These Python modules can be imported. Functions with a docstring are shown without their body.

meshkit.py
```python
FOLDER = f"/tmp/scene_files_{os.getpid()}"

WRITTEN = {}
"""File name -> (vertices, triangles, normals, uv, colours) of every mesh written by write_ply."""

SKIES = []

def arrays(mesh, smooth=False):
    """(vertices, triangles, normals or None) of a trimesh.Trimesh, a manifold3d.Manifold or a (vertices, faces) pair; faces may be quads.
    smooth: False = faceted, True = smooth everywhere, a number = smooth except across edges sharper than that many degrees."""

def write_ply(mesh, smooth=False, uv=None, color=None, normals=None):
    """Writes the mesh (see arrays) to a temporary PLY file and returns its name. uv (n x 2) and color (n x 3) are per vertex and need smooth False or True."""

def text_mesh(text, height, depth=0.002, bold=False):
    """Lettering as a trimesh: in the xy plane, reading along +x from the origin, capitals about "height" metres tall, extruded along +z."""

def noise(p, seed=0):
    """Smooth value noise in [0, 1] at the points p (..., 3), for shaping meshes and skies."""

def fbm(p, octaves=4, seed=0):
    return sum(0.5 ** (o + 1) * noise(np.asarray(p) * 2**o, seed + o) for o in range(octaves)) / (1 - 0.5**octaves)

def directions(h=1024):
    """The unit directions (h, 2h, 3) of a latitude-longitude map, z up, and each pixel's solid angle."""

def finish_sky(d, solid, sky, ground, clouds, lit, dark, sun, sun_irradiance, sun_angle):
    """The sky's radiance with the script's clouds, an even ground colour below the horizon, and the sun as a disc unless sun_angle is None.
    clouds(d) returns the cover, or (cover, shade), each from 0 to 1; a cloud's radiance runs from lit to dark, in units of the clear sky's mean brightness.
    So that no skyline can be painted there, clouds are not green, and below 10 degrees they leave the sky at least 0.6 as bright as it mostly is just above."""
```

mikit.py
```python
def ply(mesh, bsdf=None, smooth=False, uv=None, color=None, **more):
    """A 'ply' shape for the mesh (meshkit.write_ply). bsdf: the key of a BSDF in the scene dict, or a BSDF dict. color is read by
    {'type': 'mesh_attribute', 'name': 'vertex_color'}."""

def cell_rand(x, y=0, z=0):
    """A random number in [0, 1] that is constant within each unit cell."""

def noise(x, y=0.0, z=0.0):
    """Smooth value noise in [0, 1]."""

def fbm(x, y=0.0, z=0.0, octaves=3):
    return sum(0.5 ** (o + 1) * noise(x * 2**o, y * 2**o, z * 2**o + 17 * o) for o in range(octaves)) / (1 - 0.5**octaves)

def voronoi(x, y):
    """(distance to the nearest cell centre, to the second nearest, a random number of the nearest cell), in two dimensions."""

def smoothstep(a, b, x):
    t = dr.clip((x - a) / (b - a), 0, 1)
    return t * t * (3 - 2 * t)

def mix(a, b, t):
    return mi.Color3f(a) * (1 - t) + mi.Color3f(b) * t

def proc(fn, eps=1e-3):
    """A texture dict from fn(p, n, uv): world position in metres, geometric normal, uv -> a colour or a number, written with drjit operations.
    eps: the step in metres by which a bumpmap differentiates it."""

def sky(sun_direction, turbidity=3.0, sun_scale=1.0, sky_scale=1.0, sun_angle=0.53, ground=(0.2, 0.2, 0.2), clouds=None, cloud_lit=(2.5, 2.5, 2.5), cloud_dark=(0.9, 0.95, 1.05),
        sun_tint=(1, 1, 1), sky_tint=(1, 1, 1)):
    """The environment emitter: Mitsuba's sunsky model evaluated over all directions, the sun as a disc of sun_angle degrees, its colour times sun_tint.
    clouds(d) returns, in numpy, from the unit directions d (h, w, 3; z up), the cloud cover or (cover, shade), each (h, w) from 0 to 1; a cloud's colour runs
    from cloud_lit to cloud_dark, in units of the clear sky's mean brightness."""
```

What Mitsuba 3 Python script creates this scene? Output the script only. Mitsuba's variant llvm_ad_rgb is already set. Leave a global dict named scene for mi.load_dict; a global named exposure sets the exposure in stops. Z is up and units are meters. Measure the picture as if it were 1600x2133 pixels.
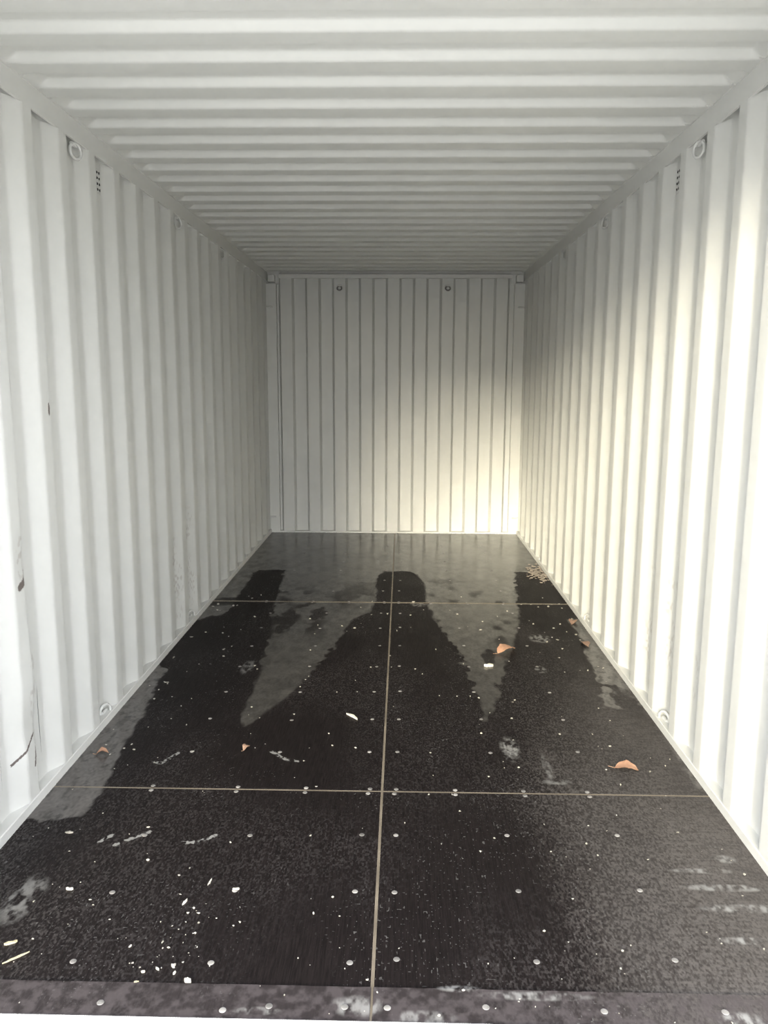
import math
import numpy as np
import trimesh
import drjit as dr
import mitsuba as mi
import mikit
import meshkit
from mikit import noise, fbm, smoothstep, mix, cell_rand, voronoi

T = mi.ScalarTransform4f
scene, labels = {'type': 'scene'}, {}
rng = np.random.default_rng(7)

# ------------------------------------------------------------------ camera
# metres: x to the right, y into the container (0 = door sill), z up (0 = floor)
CAM_F, PITCH, YAW, ROLL = 1655.7, 0.1647, -0.0225, -0.0036
CAM = np.array([0.0748, -1.5826, 1.44])
_f = np.array([math.sin(YAW) * math.cos(PITCH), math.cos(YAW) * math.cos(PITCH), -math.sin(PITCH)])
_r = np.array([math.cos(YAW), -math.sin(YAW), 0.0])
_d = np.cross(_f, _r)
_down = -math.sin(ROLL) * _r + math.cos(ROLL) * _d
scene['camera'] = {
    'type': 'perspective', 'fov_axis': 'x', 'fov': math.degrees(2 * math.atan(800 / CAM_F)),
    'near_clip': 0.05, 'far_clip': 500.0,
    'to_world': T().look_at(origin=CAM.tolist(), target=(CAM + _f).tolist(), up=(-_down).tolist()),
}

# ------------------------------------------------------------------ daylight
# a low hazy sun behind the camera and to its left, seen as a wide soft disc through thin cloud
SUN_EL, SUN_AZ = math.radians(15.3), math.radians(13.5)
sun_dir = (-math.sin(SUN_AZ) * math.cos(SUN_EL), -math.cos(SUN_AZ) * math.cos(SUN_EL), math.sin(SUN_EL))


def haze(d):
    """Thin, almost even cloud."""
    n = meshkit.fbm(d * np.array([2.2, 2.2, 4.0]), 4, seed=3)
    return np.clip(0.80 + 0.9 * (n - 0.5), 0, 1), np.clip(1.2 * (meshkit.fbm(d * 3.1, 3, seed=9) - 0.35), 0, 1)


scene['sky'] = mikit.sky(sun_dir, turbidity=5.0, sun_scale=0.46, sky_scale=1.0, sun_angle=18.0,
                         ground=(0.4, 0.39, 0.37), clouds=haze, cloud_lit=(6.0, 6.1, 6.3), cloud_dark=(3.8, 3.9, 4.1),
                         sun_tint=(1.10, 1.46, 2.2), sky_tint=(0.9, 1.0, 1.2))
exposure = 4.07

# ------------------------------------------------------------------ dimensions
W2, LEN, HC = 1.165, 5.86, 2.40        # half width between inner ribs, depth to the back wall's ribs, ceiling
RAIL_Z = 2.325                         # underside of the top side rails
BASE_Z = 0.034                         # top of the bottom flanges


# ------------------------------------------------------------------ materials
def seg(px, py, ax, ay, bx, by):
    """Distance from (px, py) to the segment a-b."""
    vx, vy = bx - ax, by - ay
    t = dr.clip(((px - ax) * vx + (py - ay) * vy) / (vx * vx + vy * vy), 0, 1)
    return dr.sqrt(dr.square(px - ax - vx * t) + dr.square(py - ay - vy * t))


def poly_sdf(x, y, pts):
    """Signed distance to a polygon, negative inside."""
    d, inside = mi.Float(1e3), mi.Bool(False)
    for (ax, ay), (bx, by) in zip(pts, pts[1:] + pts[:1]):
        d = dr.minimum(d, seg(x, y, ax, ay, bx, by))
        if ay != by:
            inside ^= ((y >= min(ay, by)) & (y < max(ay, by))) & (x < ax + (y - ay) * ((bx - ax) / (by - ay)))
    return dr.select(inside, -d, d)


def paint_color(p, n, uv):
    x, y, z = p.x, p.y, p.z
    grime = fbm(x * 3.1 + 5, y * 3.1, z * 2.3, 3)
    fine = noise(x * 60, y * 60, z * 22)
    c = mix((0.465, 0.469, 0.450), (0.435, 0.439, 0.422), grime)
    c = c * (0.993 + 0.014 * fine)
    # scuffs rubbed into the side walls' recesses by cargo
    speck = smoothstep(0.52, 0.72, noise(x * 90, y * 110, z * 55)) * smoothstep(0.3, 0.6, fbm(y * 14, z * 9, 3.0, 2))
    patch = mi.Float(0)
    for (side, cy, cz, ry, rz) in ((1, 1.90, 0.40, 0.05, 0.24), (1, 1.62, 0.50, 0.05, 0.26), (1, 1.34, 0.32, 0.03, 0.10), (-1, 3.04, 0.40, 0.05, 0.30), (-1, 2.76, 0.33, 0.05, 0.28),
                                   (-1, 0.94, 0.86, 0.05, 0.09), (-1, 0.97, 0.42, 0.06, 0.22)):
        q = dr.square((y - cy) / ry) + dr.square((z - cz) / rz)
        patch = dr.maximum(patch, dr.select(x * side > 1.1, smoothstep(1.3, 0.4, q), 0))
    c = mix(c, (0.30, 0.28, 0.26), 0.55 * speck * patch)
    # rust showing where the paint is broken on the left wall
    left = x < -1.1
    s = dr.minimum(seg(y, z, 0.81, 0.195, 0.965, 0.262), seg(y, z, 0.965, 0.262, 0.968, 0.30))
    s = dr.minimum(s, seg(y, z, 0.918, 0.14, 0.938, 0.20))
    mark = smoothstep(0.0052, 0.0030, s + 0.004 * (noise(y * 300, z * 300) - 0.5))
    hole = smoothstep(1.2, 0.7, dr.square((y - 1.2) / 0.008) + dr.square((z - 1.333) / 0.026) + 0.5 * noise(y * 300, z * 200))
    tear = smoothstep(0.014, 0.010, seg(y, z, 0.90, 0.768, 0.985, 0.800) + 0.006 * (noise(y * 250, z * 250) - 0.5))
    mark = dr.select(left, dr.maximum(dr.maximum(mark, hole), tear), 0)
    return mix(c, (0.10, 0.085, 0.08), mark)


scene['white_paint'] = {'type': 'twosided', 'bsdf': {'type': 'principled', 'base_color': mikit.proc(paint_color), 'roughness': 0.42, 'specular': 0.4}}
scene['ring_paint'] = {'type': 'twosided', 'bsdf': {'type': 'principled', 'base_color': {'type': 'rgb', 'value': (0.44, 0.445, 0.43)}, 'roughness': 0.35, 'specular': 0.5}}
scene['dark_hole'] = {'type': 'twosided', 'bsdf': {'type': 'diffuse', 'reflectance': {'type': 'rgb', 'value': (0.03, 0.03, 0.03)}}}

# where rain water still stands on the floor as a thin film (plan outlines in metres)
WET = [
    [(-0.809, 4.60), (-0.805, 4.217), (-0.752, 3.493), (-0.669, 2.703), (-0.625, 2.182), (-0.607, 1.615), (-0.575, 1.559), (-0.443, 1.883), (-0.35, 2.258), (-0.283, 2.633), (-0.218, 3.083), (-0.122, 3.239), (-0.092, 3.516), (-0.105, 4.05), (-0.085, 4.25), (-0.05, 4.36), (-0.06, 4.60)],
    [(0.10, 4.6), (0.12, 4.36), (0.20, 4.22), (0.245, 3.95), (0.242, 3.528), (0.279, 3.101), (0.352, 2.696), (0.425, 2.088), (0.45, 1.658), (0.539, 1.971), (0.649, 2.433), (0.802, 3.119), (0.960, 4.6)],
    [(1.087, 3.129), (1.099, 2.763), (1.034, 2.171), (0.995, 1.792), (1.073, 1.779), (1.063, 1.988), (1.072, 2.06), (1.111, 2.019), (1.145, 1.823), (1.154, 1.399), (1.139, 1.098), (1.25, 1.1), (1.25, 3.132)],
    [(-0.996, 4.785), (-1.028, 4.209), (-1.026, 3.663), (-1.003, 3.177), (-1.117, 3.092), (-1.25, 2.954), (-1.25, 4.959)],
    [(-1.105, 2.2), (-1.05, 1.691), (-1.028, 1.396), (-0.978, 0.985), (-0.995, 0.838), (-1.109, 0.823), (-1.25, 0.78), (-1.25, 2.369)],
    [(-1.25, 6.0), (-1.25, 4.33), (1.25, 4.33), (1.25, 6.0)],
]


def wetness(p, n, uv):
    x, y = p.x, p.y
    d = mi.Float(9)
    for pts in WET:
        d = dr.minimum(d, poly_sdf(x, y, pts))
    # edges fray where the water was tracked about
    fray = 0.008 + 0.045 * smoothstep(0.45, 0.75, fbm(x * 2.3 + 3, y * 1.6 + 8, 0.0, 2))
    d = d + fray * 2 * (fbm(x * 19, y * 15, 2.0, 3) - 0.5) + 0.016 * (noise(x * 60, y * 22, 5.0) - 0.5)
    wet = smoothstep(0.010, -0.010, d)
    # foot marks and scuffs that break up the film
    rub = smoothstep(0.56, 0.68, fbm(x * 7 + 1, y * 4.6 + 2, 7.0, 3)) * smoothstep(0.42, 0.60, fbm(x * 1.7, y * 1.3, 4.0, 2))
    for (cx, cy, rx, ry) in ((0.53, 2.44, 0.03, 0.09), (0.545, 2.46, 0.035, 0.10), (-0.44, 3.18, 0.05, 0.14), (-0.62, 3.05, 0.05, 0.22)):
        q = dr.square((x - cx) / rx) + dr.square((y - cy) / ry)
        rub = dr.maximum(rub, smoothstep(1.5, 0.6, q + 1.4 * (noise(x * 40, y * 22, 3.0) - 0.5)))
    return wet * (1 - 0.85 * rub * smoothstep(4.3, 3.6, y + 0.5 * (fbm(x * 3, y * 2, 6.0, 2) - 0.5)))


SMEARS = [(0.51, 1.38, 0.035, 0.10, 0.8), (0.863, 2.755, 0.06, 0.07, 0.7), (0.779, 2.261, 0.03, 0.05, 0.5), (-0.70, 2.247, 0.03, 0.10, 0.5), (0.62, 3.428, 0.05, 0.03, 0.6), (0.19, 3.42, 0.05, 0.05, 0.6),
          (0.40, 0.092, 0.12, 0.014, 0.9), (0.22, 0.112, 0.05, 0.012, 0.7), (-0.02, 0.05, 0.06, 0.03, 0.7), (0.13, 0.02, 0.07, 0.02, 0.7), (0.86, 0.03, 0.05, 0.025, 1.0), (-0.25, 0.03, 0.05, 0.012, 0.6),
          (1.04, 0.43, 0.12, 0.018, 1.0), (1.02, 0.30, 0.15, 0.014, 1.0), (1.02, 0.52, 0.12, 0.016, 0.9), (0.98, 0.60, 0.09, 0.012, 0.8), (1.07, 0.66, 0.03, 0.02, 0.9), (-0.98, 0.42, 0.05, 0.10, 0.5), (0.63, 1.226, 0.015, 0.10, 0.5), (0.645, 1.12, 0.05, 0.02, 0.5)]
STREAKS = [(-0.815, 0.683, -0.732, 0.757), (-0.87, 0.70, -0.845, 0.735), (-0.608, 0.702, -0.56, 0.705), (-0.56, 0.705, -0.511, 0.745), (-0.863, 1.226, -0.83, 1.222), (-0.83, 1.222, -0.791, 1.305), (-0.43, 1.33, -0.36, 1.262), (-0.36, 1.262, -0.316, 1.254)]


def floor_color(p, n, uv):
    x, y = p.x, p.y
    grain = noise(x * 420, y * 26, 1.0)
    fine = fbm(x * 210, y * 120, 9.0, 3)
    c = mix((0.0036, 0.0027, 0.0028), (0.0088, 0.0066, 0.0068), grain)
    c = mix(c, (0.034, 0.0305, 0.031), 0.55 * smoothstep(0.40, 0.80, fine) * smoothstep(0.34, 0.72, fbm(x * 2.6, y * 1.5, 12.0, 3)))
    # right wall glare painted in as pale colour, with scratched dust along the walls
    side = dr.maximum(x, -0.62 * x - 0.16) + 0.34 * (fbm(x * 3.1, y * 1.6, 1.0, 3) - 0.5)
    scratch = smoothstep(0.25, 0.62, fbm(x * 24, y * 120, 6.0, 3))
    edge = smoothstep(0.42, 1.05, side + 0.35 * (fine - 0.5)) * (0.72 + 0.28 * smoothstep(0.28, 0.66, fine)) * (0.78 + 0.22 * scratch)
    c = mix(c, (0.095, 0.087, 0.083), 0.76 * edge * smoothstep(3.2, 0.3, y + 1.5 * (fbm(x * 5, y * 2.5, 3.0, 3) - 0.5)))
    sill = smoothstep(0.113, 0.108, y + 0.008 * (noise(x * 30, y * 60, 1.0) - 0.5)) * (0.35 + 0.65 * smoothstep(0.3, 0.7, fbm(x * 45, y * 45, 2.0, 4)))
    c = mix(c, (0.050, 0.043, 0.045), 0.8 * sill)
    chalk = mi.Float(0)
    for (cx, cy, rx, ry, s) in SMEARS:
        q = dr.square((x - cx) / rx) + dr.square((y - cy) / ry)
        chalk = dr.maximum(chalk, s * smoothstep(1.6, 0.2, q) * smoothstep(0.34, 0.72, fbm(x * 70, y * 45, cx * 9, 3)))
    for (ax, ay, bx, by) in STREAKS:
        chalk = dr.maximum(chalk, 0.8 * smoothstep(0.010, 0.004, seg(x, y, ax, ay, bx, by) + 0.008 * (noise(x * 160, y * 160) - 0.5)) * smoothstep(0.25, 0.55, noise(x * 120, y * 90, 2.0)))
    c = mix(c, (0.19, 0.188, 0.185), chalk)
    speck = smoothstep(0.86, 0.93, noise(x * 210, y * 150, 4.0)) * smoothstep(0.35, 0.7, fbm(x * 5, y * 3, 11.0, 3))
    return mix(c, (0.10, 0.098, 0.096), 0.5 * speck)


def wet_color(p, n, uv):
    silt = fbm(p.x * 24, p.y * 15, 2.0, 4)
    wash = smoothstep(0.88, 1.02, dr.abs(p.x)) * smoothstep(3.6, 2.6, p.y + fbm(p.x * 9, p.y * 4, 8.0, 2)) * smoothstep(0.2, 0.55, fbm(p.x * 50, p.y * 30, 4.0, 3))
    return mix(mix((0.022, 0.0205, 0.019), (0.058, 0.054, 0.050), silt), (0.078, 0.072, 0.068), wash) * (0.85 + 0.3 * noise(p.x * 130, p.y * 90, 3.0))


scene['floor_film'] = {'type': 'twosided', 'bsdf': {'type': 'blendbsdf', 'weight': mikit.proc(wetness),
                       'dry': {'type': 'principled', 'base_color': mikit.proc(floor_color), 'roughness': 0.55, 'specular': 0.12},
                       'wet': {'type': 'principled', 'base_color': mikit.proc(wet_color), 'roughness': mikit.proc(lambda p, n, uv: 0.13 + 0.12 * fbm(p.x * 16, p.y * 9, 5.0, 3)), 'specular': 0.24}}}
scene['joint_strip'] = {'type': 'twosided', 'bsdf': {'type': 'principled', 'base_color': mikit.proc(lambda p, n, uv: mix((0.075, 0.062, 0.048), (0.15, 0.128, 0.10), fbm(p.x * 9, p.y * 9, 1.0, 3))), 'roughness': 0.5}}
scene['zinc'] = {'type': 'twosided', 'bsdf': {'type': 'principled', 'base_color': mikit.proc(lambda p, n, uv: mix((0.10, 0.097, 0.094), (0.30, 0.29, 0.28), noise(p.x * 45, p.y * 45, 8.0))), 'roughness': 0.45, 'metallic': 0.35}}
scene['asphalt'] = {'type': 'twosided', 'bsdf': {'type': 'principled', 'base_color': mikit.proc(lambda p, n, uv: mix((0.42, 0.415, 0.40), (0.54, 0.53, 0.51), fbm(p.x * 1.5, p.y * 1.5, 2.0, 4) * 0.6 + 0.4 * noise(p.x * 120, p.y * 120))), 'roughness': 0.8}}


def flat_bsdf(name, a, b, k=60, rough=0.7):
    scene[name] = {'type': 'twosided', 'bsdf': {'type': 'principled', 'base_color': mikit.proc(lambda p, n, uv: mix(a, b, fbm(p.x * k, p.y * k, p.z * k, 3))), 'roughness': rough}}


flat_bsdf('dead_leaf', (0.24, 0.125, 0.075), (0.38, 0.225, 0.15), 70)
flat_bsdf('brown_leaf', (0.12, 0.072, 0.052), (0.22, 0.145, 0.105), 90)
flat_bsdf('pale_wood', (0.36, 0.33, 0.265), (0.52, 0.485, 0.41), 120)
flat_bsdf('straw', (0.25, 0.21, 0.13), (0.38, 0.33, 0.22), 120)
flat_bsdf('crumb', (0.16, 0.15, 0.13), (0.34, 0.32, 0.28), 120)
flat_bsdf('dirt', (0.13, 0.11, 0.09), (0.23, 0.20, 0.175), 60, 0.9)


# ------------------------------------------------------------------ helpers
def key_for(name):
    if name not in scene:
        return name
    i = 1
    while f'{name}_{i:03d}' in scene:
        i += 1
    return f'{name}_{i:03d}'


def put(name, mesh, bsdf, parent=None, smooth=False, label=None, category=None, group=None, kind=None, to_world=None):
    key = key_for(f'{parent}__{name}' if parent else name)
    scene[key] = mesh if isinstance(mesh, dict) else mikit.ply(mesh, bsdf, smooth=smooth)
    if to_world is not None:
        scene[key] = {**scene[key], 'to_world': to_world}
    said = {k: v for k, v in dict(label=label, category=category, group=group, kind=kind).items() if v}
    if said:
        labels[key] = said
    return key


def box(x0, x1, y0, y1, z0, z1, r=0.0):
    e = np.array([x1 - x0, y1 - y0, z1 - z0])
    c = np.array([x0 + x1, y0 + y1, z0 + z1]) / 2
    if r <= 0:
        m = trimesh.creation.box(e)
    else:                                   # chamfered box
        v = []
        for s in np.ndindex(2, 2, 2):
            s = np.array(s) * 2 - 1
            for k in range(3):
                q = s * (e / 2 - r)
                q = q.astype(float)
                q[k] += s[k] * r
                v.append(q)
        m = trimesh.convex.convex_hull(np.array(v))
    m.apply_translation(c)
    return m


def fillet(pts, r, n=3):
    """Round the inner corners of an open polyline (u, v)."""
    pts = [np.array(p, float) for p in pts]
    out = [pts[0]]
    for a, b, c in zip(pts, pts[1:], pts[2:]):
        u, w = a - b, c - b
        lu, lw = np.linalg.norm(u), np.linalg.norm(w)
        k = min(r, 0.45 * lu, 0.45 * lw)
        p0, p1 = b + u / lu * k, b + w / lw * k
        for t in np.linspace(0, 1, n + 1):
            out.append((1 - t) ** 2 * p0 + 2 * t * (1 - t) * b + t * t * p1)
    out.append(pts[-1])
    return np.array(out)


def sheet(profile, levels, place, thick=0.003, bend=None):
    """A pressed sheet: the open polyline profile (u along the wall, v = depth away from the room) run through levels,
    with a back face at 'thick'. place(u, v, w) -> xyz. bend(u, v, w) -> v."""
    n, m = len(profile), len(levels)
    tang = np.gradient(profile, axis=0)
    nrm = np.stack([-tang[:, 1], tang[:, 0]], 1)
    nrm /= np.linalg.norm(nrm, axis=1, keepdims=True)
    verts = []
    for back in (0, 1):
        pr = profile + back * thick * nrm
        for w in levels:
            v = pr[:, 1] if bend is None else bend(pr[:, 0], pr[:, 1], w)
            verts.append(place(pr[:, 0], v, np.full(n, w)))
    V = np.vstack(verts)
    f = []
    for back in (0, 1):
        o = back * n * m
        for j in range(m - 1):
            for i in range(n - 1):
                a, b, c, d = o + j * n + i, o + j * n + i + 1, o + (j + 1) * n + i + 1, o + (j + 1) * n + i
                f.append((a, b, c, d) if back == 0 else (d, c, b, a))
    o = n * m
    for i in range(n - 1):                  # top and bottom edges
        f.append((i + 1, i, o + i, o + i + 1))
        t = (m - 1) * n
        f.append((t + i, t + i + 1, o + t + i + 1, o + t + i))
    f = np.array(f)
    f = np.vstack([f[:, [0, 1, 2]], f[:, [0, 2, 3]]])
    mesh = trimesh.Trimesh(V, f, process=False)
    return mesh


def xyz(a, b, c):
    return np.stack([np.broadcast_to(a, np.shape(b)) if np.ndim(b) else a, b, c], 1)


# ------------------------------------------------------------------ side walls
PITCH_W, DEPTH_W, S0 = 0.278, 0.036, 1.075     # S0: a place where a recess ends and a slope that faces the door begins
ribs = range(-4, 18)


def dent(y, v, z):
    """Knocks from cargo low on the left wall."""
    out = v
    for (cy, cz, ry, rz, a) in ((0.93, 0.27, 0.10, 0.09, 0.010), (0.96, 0.45, 0.05, 0.16, -0.007), (0.85, 0.20, 0.06, 0.05, -0.008), (0.95, 0.84, 0.04, 0.06, 0.006)):
        out = out + a * np.exp(-((y - cy) / ry) ** 2 - ((z - cz) / rz) ** 2)
    return out


for side, wname in ((-1, 'wall_left'), (1, 'wall_right')):
    for k in ribs:
        s = S0 + PITCH_W * k
        prof = [(s - 0.036, DEPTH_W), (s, DEPTH_W), (s + 0.068, 0), (s + 0.138, 0), (s + 0.206, DEPTH_W), (s + 0.242, DEPTH_W)]
        if prof[-1][0] < -0.02 or prof[0][0] > 5.95:
            continue
        pr = fillet(prof, 0.010)
        near_dent = side < 0 and 0.7 < s + 0.1 < 1.15
        lv = np.linspace(BASE_Z - 0.02, RAIL_Z + 0.004, 90) if near_dent else np.array([BASE_Z - 0.02, RAIL_Z + 0.004])
        m = sheet(pr, lv, lambda u, v, w, sd=side: np.stack([sd * (W2 + v), u, w], 1), bend=dent if near_dent else None)
        if side > 0:
            m.faces = m.faces[:, ::-1]
        put('corrugation', m, 'white_paint', wname, smooth=25)
    labels[wname] = {'kind': 'structure', 'label': f'white painted corrugated steel wall on the {"left" if side < 0 else "right"} side of the container', 'category': 'wall'}

# top side rails and bottom flanges
for side, i, nm in ((-1, 1, 'left'), (1, 2, 'right')):
    x0, x1 = sorted((side * W2, side * (W2 + 0.06)))
    # a box rail with a lip that hangs down over the head of the wall
    a0, a1 = sorted((side * W2, side * (W2 + 0.010)))
    b0, b1 = sorted((side * (W2 + 0.044), side * (W2 + 0.06)))
    r = trimesh.util.concatenate([box(x0, x1, -0.02, 5.98, HC - 0.006, HC + 0.002, 0.001), box(a0, a1, -0.02, 5.98, RAIL_Z, HC, 0.0015), box(b0, b1, -0.02, 5.98, RAIL_Z - 0.02, HC)])
    t = put(f'trim_{i}', r, 'white_paint', smooth=20, label=f'white steel top rail running along the {nm} wall below the ceiling', category='rail', kind='structure')
    x0, x1 = sorted((side * (W2 + 0.004), side * (W2 + 0.05)))
    put('flange', box(x0, x1, -0.02, 5.98, HC + 0.002, HC + 0.012, 0.002), 'white_paint', t)
    x0, x1 = sorted((side * (W2 - 0.003), side * (W2 + 0.06)))
    put(f'baseboard_{nm}', box(x0, x1, 0.0, 5.98, -0.02, BASE_Z, 0.003), 'white_paint', label=f'white steel flange along the foot of the {nm} wall', category='flange', kind='structure')

# ------------------------------------------------------------------ back wall
PB, FB, DB = 0.2456, 0.105, 0.045
c0 = -0.995
BACK_TOP = 2.347
edges = []
for k in range(9):
    c = c0 + PB * k
    half = (PB - FB) / 2
    prof = [(c - PB / 2, DB), (c - FB / 2 - 0.018, DB), (c - FB / 2, 0), (c + FB / 2, 0), (c + FB / 2 + 0.018, DB), (c + PB / 2, DB)]
    if k == 0:
        prof[0] = (-1.10, DB)
    if k == 8:
        prof[-1] = (1.10, DB)
    pr = fillet(prof, 0.006)
    m = sheet(pr, np.array([0.0, BACK_TOP]), lambda u, v, w: np.stack([u, LEN + v, w], 1))
    m.faces = m.faces[:, ::-1]
    put('corrugation', m, 'white_paint', 'wall_back', smooth=25)
labels['wall_back'] = {'kind': 'structure', 'label': 'white painted corrugated steel end wall at the back of the container', 'category': 'wall'}
put('trim_3', box(-1.062, 1.062, LEN - 0.006, LEN + 0.08, BACK_TOP, HC - 0.016, 0.003), 'white_paint', label='white steel header rail across the top of the back wall', category='rail', kind='structure')
put('header_backing', box(-1.1, 1.1, LEN + 0.05, LEN + 0.09, BACK_TOP, 2.45), 'white_paint', 'trim_3')
put('baseboard_back', box(-1.085, 1.085, LEN - 0.004, LEN + 0.08, -0.02, 0.014, 0.002), 'white_paint', label='white steel strip along the foot of the back wall', category='flange', kind='structure')
for side, i, nm in ((-1, 4, 'left'), (1, 5, 'right')):
    x0, x1 = sorted((side * 1.082, side * 1.24))
    p = put(f'trim_{i}', box(x0, x1, LEN - 0.008, 5.99, -0.02, 2.302, 0.004), 'white_paint', label=f'white steel corner post at the {nm} end of the back wall', category='corner post', kind='structure')
    x0, x1 = sorted((side * 1.05, side * 1.24))
    put('back_plate', box(x0, x1, LEN + 0.03, 5.99, 2.30, 2.44), 'white_paint', p)
    x0, x1 = sorted((side * 1.092, side * 1.155))
    put('gusset_block', box(x0, x1, LEN - 0.035, 5.95, 2.312, 2.375, 0.004), 'white_paint', p)
    for z in (0.155, 2.092):
        x0, x1 = sorted((side * 1.115, side * 1.175))
        b = trimesh.creation.cylinder(radius=0.006, segment=[[x0, LEN - 0.022, z], [x1, LEN - 0.022, z]], sections=10)
        lg = [box(x - 0.004, x + 0.004, LEN - 0.022, LEN - 0.004, z - 0.006, z + 0.006) for x in (x0 + 0.006, x1 - 0.006)]
        put('lashing_bar', trimesh.util.concatenate([b] + lg), 'ring_paint', p, smooth=30)

# ------------------------------------------------------------------ ceiling
PR, SL, DR_, R0 = 0.2125, 0.021, 0.028, 0.818


def roof_rib(k):
    s = R0 + PR * k
    fl = PR / 2 - SL
    a = [(s - SL / 2 - fl / 2, DR_), (s - SL / 2, DR_), (s + SL / 2, 0), (s + SL / 2 + fl, 0), (s + 3 * SL / 2 + fl, DR_), (s + 3 * SL / 2 + 1.5 * fl, DR_)]
    pr = fillet(a, 0.007)
    xs = np.concatenate([[-1.24, -1.16], np.linspace(-1.158, -1.108, 7), np.linspace(1.108, 1.158, 7), [1.16, 1.24]])

    def fade(u, v, w):                        # the pressing runs out into a flat margin along the rails
        t = np.clip((1.158 - abs(w)) / 0.05, 0, 1)
        return v * t * t * (3 - 2 * t)
    m = sheet(pr, xs, lambda u, v, w: np.stack([w, u, HC + v], 1), bend=fade)
    return m


for k in range(-4, 26):
    m = roof_rib(k)
    if m.bounds[0][1] > 5.93:
        continue
    put('corrugation', m, 'white_paint', 'ceiling', smooth=25)
labels['ceiling'] = {'kind': 'structure', 'label': 'white painted corrugated steel roof with ribs running across the container', 'category': 'ceiling'}

# ------------------------------------------------------------------ front frame (just outside the picture; shades the roof and the near walls)
put('trim_6', box(-1.24, 1.24, -0.10, 0.0, 2.28, 2.46, 0.005), 'white_paint', label='white steel header above the open container doorway', category='header', kind='structure')
for side, i, nm in ((-1, 7, 'left'), (1, 8, 'right')):
    x0, x1 = sorted((side * 1.142, side * 1.24))
    put(f'trim_{i}', box(x0, x1, -0.10, 0.0, -0.16, 2.28, 0.005), 'white_paint', label=f'white steel corner post on the {nm} of the open doorway', category='corner post', kind='structure')

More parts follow.
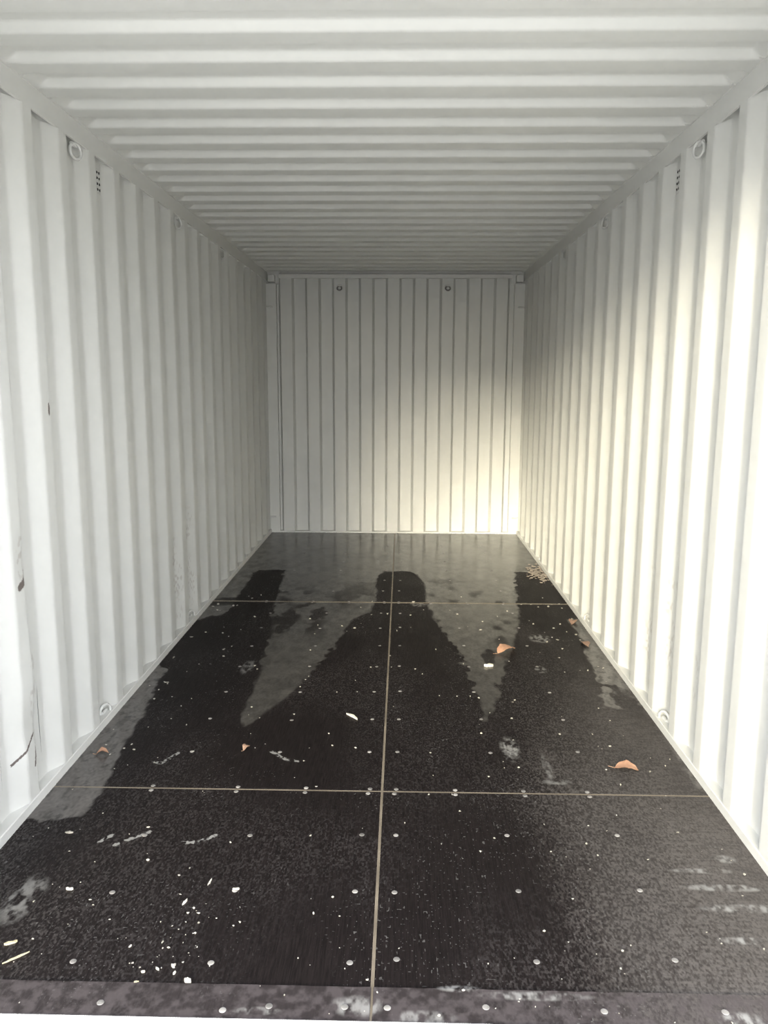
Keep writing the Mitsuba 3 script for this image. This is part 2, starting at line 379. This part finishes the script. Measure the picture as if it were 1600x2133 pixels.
# ------------------------------------------------------------------ floor
labels['floor'] = {'kind': 'structure', 'label': 'dark film-faced plywood floor with wet and dry patches', 'category': 'floor'}
SEAM_X = 0.0125
J1, J2 = 1.036, 3.46
for (y0, y1) in ((0.112, J1), (J1, J2), (J2, 5.95)):
    ys = 0.0005 if y0 < 0.2 else 0.0045
    for (x0, x1) in ((-1.19, SEAM_X), (SEAM_X, 1.19)):
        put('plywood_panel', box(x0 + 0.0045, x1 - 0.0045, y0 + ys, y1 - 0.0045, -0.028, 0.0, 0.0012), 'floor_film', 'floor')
put('threshold_plate', box(-1.19, SEAM_X - 0.003, 0.006, 0.112, -0.028, 0.0035, 0.0015), 'floor_film', 'floor')
put('threshold_plate', box(SEAM_X + 0.003, 1.19, 0.006, 0.112, -0.028, 0.0035, 0.0015), 'floor_film', 'floor')
put('joint_strip', box(-1.165, 1.165, J1 - 0.0045, J1 + 0.0045, -0.02, -0.0004), 'joint_strip', 'floor')
put('joint_strip', box(-1.165, 1.165, J2 - 0.011, J2 + 0.011, -0.02, 0.0012, 0.0006), 'joint_strip', 'floor')
for (y0, y1) in ((0.0, J1), (J1, J2), (J2, 5.9)):
    put('joint_strip', box(SEAM_X - 0.0045, SEAM_X + 0.0045, y0 + 0.006, y1 - 0.006, -0.02, -0.0004), 'joint_strip', 'floor')
put('subfloor', box(-1.2, 1.2, 0.0, 5.95, -0.06, -0.029), 'dark_hole', 'floor')

# screws that hold the panels down
sc = trimesh.creation.revolve(np.array([[0, 0.0022], [0.005, 0.0022], [0.0078, 0.0012], [0.0088, 0.0], [0.0088, -0.006], [0, -0.006]]), sections=12)
SCREW = mikit.ply(sc, 'zinc', smooth=30)
rows = [0.2, 0.478, 0.762, 1.338, 1.64, 1.95, 2.28, 2.6, 2.92, 3.22, 3.75, 4.05, 4.35, 4.65, 4.95, 5.25]
cols = [-0.74, -0.393, -0.045, 0.07, 0.424, 0.77]
for y in rows:
    for x in cols:
        put('screw', {**SCREW, 'to_world': T().translate([x + rng.normal(0, 0.004), y + 0.03 * x + rng.normal(0, 0.005), 0.0])}, None, 'floor')
for jy in (J1, J2):
    for x in (-0.81, -0.506, -0.262, -0.035, 0.06, 0.27, 0.51, 0.745):
        for s in (-1, 1):
            put('screw', {**SCREW, 'to_world': T().translate([x + rng.normal(0, 0.003), jy + s * 0.016, 0.0])}, None, 'floor')
for x, y in ((-0.225, 0.045), (-0.049, 0.047), (0.05, 0.047), (0.279, 0.055), (0.551, 0.05), (-0.33, 0.03), (-0.62, 0.045), (0.83, 0.055)):
    put('screw', {**SCREW, 'to_world': T().translate([x, y, 0.0035])}, None, 'floor')

put('trim_9', box(-1.24, 1.24, -0.012, 0.006, -0.06, 0.006, 0.002), 'white_paint', label='white painted steel edge of the door sill', category='sill', kind='structure')
put('trim_10', box(-1.24, 1.24, -0.10, -0.012, -0.16, -0.02, 0.004), 'white_paint', label='grey lower step of the door sill', category='sill', kind='structure')
g = trimesh.creation.box([80, 80, 0.1])
g.apply_translation([0, 0, -0.21])
put('ground', g, 'asphalt', label='paved yard in front of the container', category='ground', kind='structure')


# ------------------------------------------------------------------ lashing rings and air vents
def ring_mesh():
    t = trimesh.creation.torus(major_radius=0.029, minor_radius=0.006, major_sections=24, minor_sections=8)
    return t


RING = mikit.ply(ring_mesh(), 'ring_paint', smooth=60)
lug = trimesh.creation.cylinder(radius=0.0075, height=0.046, sections=12)
LUG = mikit.ply(lug, 'ring_paint', smooth=40)
order = {0: 'nearest', 1: 'second', 2: 'third'}
for side, nm in ((-1, 'left'), (1, 'right')):
    for j, y in enumerate((1.60, 3.0, 4.10)):
        r = key_for('lashing_ring')
        x = side * (W2 + 0.012)
        put('ring', {**RING, 'to_world': T().translate([x, y, RAIL_Z - 0.030]).rotate([0, 0, 1], 20 * side).rotate([0, 1, 0], 90)}, None, r)
        put('lug', {**LUG, 'to_world': T().translate([x + side * 0.006, y, RAIL_Z - 0.008]).rotate([1, 0, 0], 90)}, None, r)
        labels[r] = {'label': f'white steel lashing ring under the {nm} top rail, {order[j]} from the doorway', 'category': 'lashing ring', 'group': 'lashing rings'}
    for j, y in enumerate((1.60, 3.0, 4.60)):
        r = key_for('lashing_ring')
        x = side * (W2 + 0.020)
        put('ring', {**RING, 'to_world': T().translate([x, y, BASE_Z + 0.006]).rotate([0, 0, 1], 25 * side).rotate([0, 1, 0], 90)}, None, r)
        put('lug', {**LUG, 'to_world': T().translate([x + side * 0.006, y, BASE_Z + 0.002]).rotate([1, 0, 0], 90)}, None, r)
        labels[r] = {'label': f'white steel lashing ring at the foot of the {nm} wall, {order[j]} from the doorway', 'category': 'lashing ring', 'group': 'lashing rings'}


def vent(place, key, label):
    """A small louvred ventilator: a plate, six drilled holes in two rows."""
    put('cover', place(box(-0.026, 0.026, -0.004, 0.0, -0.050, 0.050, 0.002)), 'ring_paint', key)
    for a in (-0.011, 0.011):
        for b in (-0.034, -0.0115, 0.0115, 0.034):
            h = trimesh.creation.cylinder(radius=0.0050, height=0.002, sections=10)
            h.apply_transform(trimesh.transformations.rotation_matrix(math.pi / 2, [1, 0, 0]))
            h.apply_translation([a, -0.0048, b])
            put('hole', place(h), 'dark_hole', key)
    labels[key] = {'label': label, 'category': 'air vent', 'group': 'air vents'}


def placed(ang, pos):
    def fn(m):
        m = m.copy()
        m.apply_transform(trimesh.transformations.rotation_matrix(ang, [0, 0, 1]))
        m.apply_translation(pos)
        return m
    return fn


yv = S0 + 0.278 * 3 - 0.035
vent(placed(math.pi / 2, [-(W2 + DEPTH_W), yv, 2.25]), key_for('air_vent'), 'small drilled air vent high in a recess of the left wall')
vent(placed(-math.pi / 2, [W2 + DEPTH_W, yv, 2.25]), key_for('air_vent') if False else 'air_vent_001', 'small drilled air vent high in a recess of the right wall')


def end_ring(x, key, label):
    a = trimesh.creation.torus(major_radius=0.021, minor_radius=0.006, major_sections=20, minor_sections=8)
    a.apply_transform(trimesh.transformations.rotation_matrix(math.radians(62), [1, 0, 0]))
    a.apply_translation([x, LEN - 0.018, 2.258])
    put('ring', a, 'zinc', key, smooth=60)
    b = trimesh.creation.cylinder(radius=0.008, height=0.036, sections=12)
    b.apply_transform(trimesh.transformations.rotation_matrix(math.pi / 2, [0, 1, 0]))
    b.apply_translation([x, LEN - 0.009, 2.28])
    put('lug', b, 'ring_paint', key, smooth=40)
    labels[key] = {'label': label, 'category': 'lashing ring', 'group': 'lashing rings'}


end_ring(-0.504, key_for('lashing_ring_012'), 'grey lashing ring near the top of the back wall, left one of two')
end_ring(0.478, 'lashing_ring_013', 'grey lashing ring near the top of the back wall, right one of two')


# ------------------------------------------------------------------ leaves, chips and litter on the floor
def leaf_mesh(length, width, curl, seed, fold=0.25):
    """A dry leaf: pointed oval blade with a fold along the midrib, curled along its length, 1 mm thick."""
    r = np.random.default_rng(seed)
    nu, nv = 15, 9
    u, v = np.meshgrid(np.linspace(-1, 1, nu), np.linspace(-1, 1, nv), indexing='ij')
    w = width / 2 * (1 - np.abs(u) ** 2.2) ** 0.8 * (1 + 0.10 * np.sin(9 * u + seed))
    x, y = u * length / 2, v * w
    z = curl * (1 - u ** 2) + fold * np.abs(y) + 0.004 * meshkit.noise(np.stack([x * 90, y * 90, 0 * x + seed], -1))
    top = np.stack([x, y, z + 0.0011], -1).reshape(-1, 3)
    bot = np.stack([x, y, z], -1).reshape(-1, 3)
    f = []
    n = nu * nv
    for i in range(nu - 1):
        for j in range(nv - 1):
            a, b, c, d = i * nv + j, (i + 1) * nv + j, (i + 1) * nv + j + 1, i * nv + j + 1
            f += [(a, b, c, d), (d + n, c + n, b + n, a + n)]
    V = np.vstack([top, bot])
    V[:, 2] -= V[:, 2].min()
    f = np.array(f)
    return trimesh.Trimesh(V, np.vstack([f[:, :3], f[:, [0, 2, 3]]]), process=False)


def stem_mesh(length, curl):
    a = np.array([-length / 2, 0, 0.003])
    b = np.array([-length / 2 - 0.25 * length, 0.004, 0.005])
    return trimesh.creation.cylinder(radius=0.0011, segment=[a, b], sections=6)


def leaf(x, y, rot, length, width, curl, seed, bsdf, label, fold=0.25, tilt=0.0):
    k = key_for('fallen_leaf')
    tw = T().translate([x, y, 0.0005]).rotate([0, 0, 1], rot).rotate([1, 0, 0], tilt)
    put('blade', leaf_mesh(length, width, curl, seed, fold), bsdf, k, smooth=50, to_world=tw)
    put('stalk', stem_mesh(length, curl), bsdf, k, to_world=tw)
    labels[k] = {'label': label, 'category': 'leaf', 'group': 'fallen leaves'}


leaf(0.925, 1.222, -12, 0.088, 0.060, 0.017, 1, 'dead_leaf', 'orange-brown curled dead leaf, largest, on the right of the floor', fold=0.08)
leaf(0.642, 2.53, 38, 0.125, 0.075, 0.026, 2, 'dead_leaf', 'orange-brown dead leaf beside a dark spot in the right wet patch', fold=0.1)
leaf(-1.081, 1.285, 15, 0.048, 0.034, 0.016, 3, 'dead_leaf', 'small orange-brown leaf scrap near the foot of the left wall')
leaf(-0.532, 1.345, 70, 0.040, 0.026, 0.014, 4, 'brown_leaf', 'small reddish brown leaf scrap left of the floor centre')
leaf(1.112, 3.06, 70, 0.085, 0.050, 0.012, 5, 'brown_leaf', 'brown leaf scrap against the foot of the right wall, beside the far floor joint')
leaf(1.095, 2.66, 100, 0.080, 0.045, 0.010, 6, 'brown_leaf', 'brown leaf scrap lying at the far end of the wet strip by the right wall')


def chip(x, y, rot, length, width, thick, bsdf, label, name='wood_chip', bow=0.0, seed=0, group='wood chips', category='wood chip'):
    r = np.random.default_rng(seed + 50)
    n = 7
    u = np.linspace(-0.5, 0.5, n)
    ring = []
    for t in u:
        wv = width / 2 * (0.75 + 0.35 * r.random()) * (1 - 0.9 * abs(2 * t) ** 4)
        yy = bow * (1 - 4 * t * t)
        for (a, b) in ((-1, 0.0), (1, 0.0), (0.8, 1.0), (-0.8, 1.0)):
            ring.append((t * length, yy + a * wv, 0.0003 + b * thick * (0.7 + 0.5 * r.random())))
    V = np.array(ring)
    f = []
    for i in range(n - 1):
        for j in range(4):
            a, b = i * 4 + j, i * 4 + (j + 1) % 4
            f += [(a, b, b + 4), (a, b + 4, a + 4)]
    e = (n - 1) * 4
    f += [(2, 1, 0), (3, 2, 0), (e, e + 1, e + 2), (e, e + 2, e + 3)]
    m = trimesh.Trimesh(V, f, process=False)
    m.fix_normals()
    put(name, m, bsdf, label=label, category=category, group=group, to_world=T().translate([x, y, 0.0]).rotate([0, 0, 1], rot))


chip(-0.134, 1.660, -48, 0.078, 0.013, 0.007, 'pale_wood', 'bright curved wood chip just left of the centre seam', bow=0.006, seed=1)
chip(0.524, 2.301, 2, 0.048, 0.022, 0.012, 'pale_wood', 'pale wood chip below the dark spot in the right wet patch', seed=2)
chip(-0.866, 0.460, -4, 0.022, 0.009, 0.005, 'pale_wood', 'short pale chip near the left wall, level with a row of screws', seed=3)
chip(-0.391, 0.473, 14, 0.020, 0.010, 0.005, 'pale_wood', 'pale chip lying in the middle of the left front panel', seed=4)
chip(-0.522, 0.412, 72, 0.026, 0.007, 0.004, 'pale_wood', 'upright pale sliver above the cluster of crumbs', seed=5)
chip(-0.474, 0.504, 80, 0.030, 0.005, 0.003, 'pale_wood', 'thin pale sliver left of the pale chip on the left front panel', seed=6)
chip(-0.435, 0.118, -25, 0.020, 0.013, 0.008, 'pale_wood', 'thickest pale crumb beside the front edge of the left panel', seed=7)
chip(-0.485, 0.168, -48, 0.016, 0.007, 0.004, 'pale_wood', 'pale crumb in the middle of the crumb cluster', seed=8)
chip(-0.521, 0.158, -40, 0.014, 0.006, 0.004, 'pale_wood', 'pale crumb at the left of the crumb cluster', seed=9)
chip(-0.475, 0.145, 75, 0.012, 0.006, 0.004, 'pale_wood', 'pale crumb at the lower right of the crumb cluster', seed=10)
chip(-0.553, 0.147, 10, 0.010, 0.007, 0.004, 'pale_wood', 'pale crumb left of the crumb cluster', seed=11)
chip(-0.558, 0.112, 20, 0.012, 0.008, 0.004, 'straw', 'yellowish crumb on the front edge of the left panel', seed=12)
chip(-0.687, 0.605, 0, 0.010, 0.007, 0.004, 'pale_wood', 'lone white crumb on the left front panel, farthest from the sill', seed=13)
chip(-0.615, 0.235, 60, 0.010, 0.005, 0.003, 'pale_wood', 'lone white crumb between the straws and the crumb cluster', seed=14)
chip(-0.986, 0.745, 0, 0.026, 0.010, 0.004, 'crumb', 'greyish chip close to the foot of the left wall', seed=15)
chip(-0.927, 0.238, 26, 0.032, 0.010, 0.005, 'straw', 'short thick yellow straw by the left wall', name='straw', group='straws', category='straw', seed=16)
chip(-0.888, 0.186, 42, 0.066, 0.005, 0.004, 'straw', 'long thin yellow straw by the left wall, nearest the sill', name='straw', group='straws', category='straw', seed=17)

# a little heap of swept dirt at the foot of the right wall
hp = []
for i in range(160):
    s = rng.uniform(0.004, 0.013)
    b = trimesh.creation.icosphere(subdivisions=1, radius=s)
    b.vertices *= 1 + 0.35 * (rng.random((len(b.vertices), 1)) - 0.5)
    b.vertices[:, 2] *= 0.35
    a, q = rng.uniform(0, 2 * math.pi), rng.normal(0, 1)
    b.apply_translation([1.105 + np.clip(rng.normal(0, 0.035), -0.09, 0.045), 4.27 + rng.normal(0, 0.13), 0.003 + 0.2 * s])
    hp.append(b)
put('swept_dirt', trimesh.util.concatenate(hp), 'dirt', label='light brown heap of swept dirt against the foot of the right wall', category='dirt', kind='stuff')

# crumbs too many to count
cr = []
tet = trimesh.creation.icosphere(subdivisions=0, radius=1.0)
for i in range(330):
    u = rng.random()
    if u < 0.09:
        x, y = -0.50 + rng.normal(0, 0.07), 0.22 + abs(rng.normal(0, 0.12)) - 0.06
    elif u < 0.34:
        x, y = rng.choice([-1, 1]) * rng.uniform(0.85, 1.13), rng.uniform(0.05, 3.6)
    else:
        x, y = rng.uniform(-1.12, 1.12), 0.02 + 3.6 * rng.random() ** 1.7
    s = rng.uniform(0.0012, 0.0034) * (1.0 + 0.35 * y)
    b = tet.copy()
    b.vertices = b.vertices * (s * (0.6 + 0.8 * rng.random((1, 3)))) * (1 + 0.3 * rng.normal(size=(len(b.vertices), 1)))
    b.vertices[:, 2] *= 0.6
    b.apply_translation([x, y, -b.vertices[:, 2].min() + (0.0035 if y < 0.11 else 0)])
    cr.append(b)
put('floor_crumbs', trimesh.util.concatenate(cr), 'crumb', label='tiny pale crumbs and grit scattered over the dark floor', category='crumbs', kind='stuff')
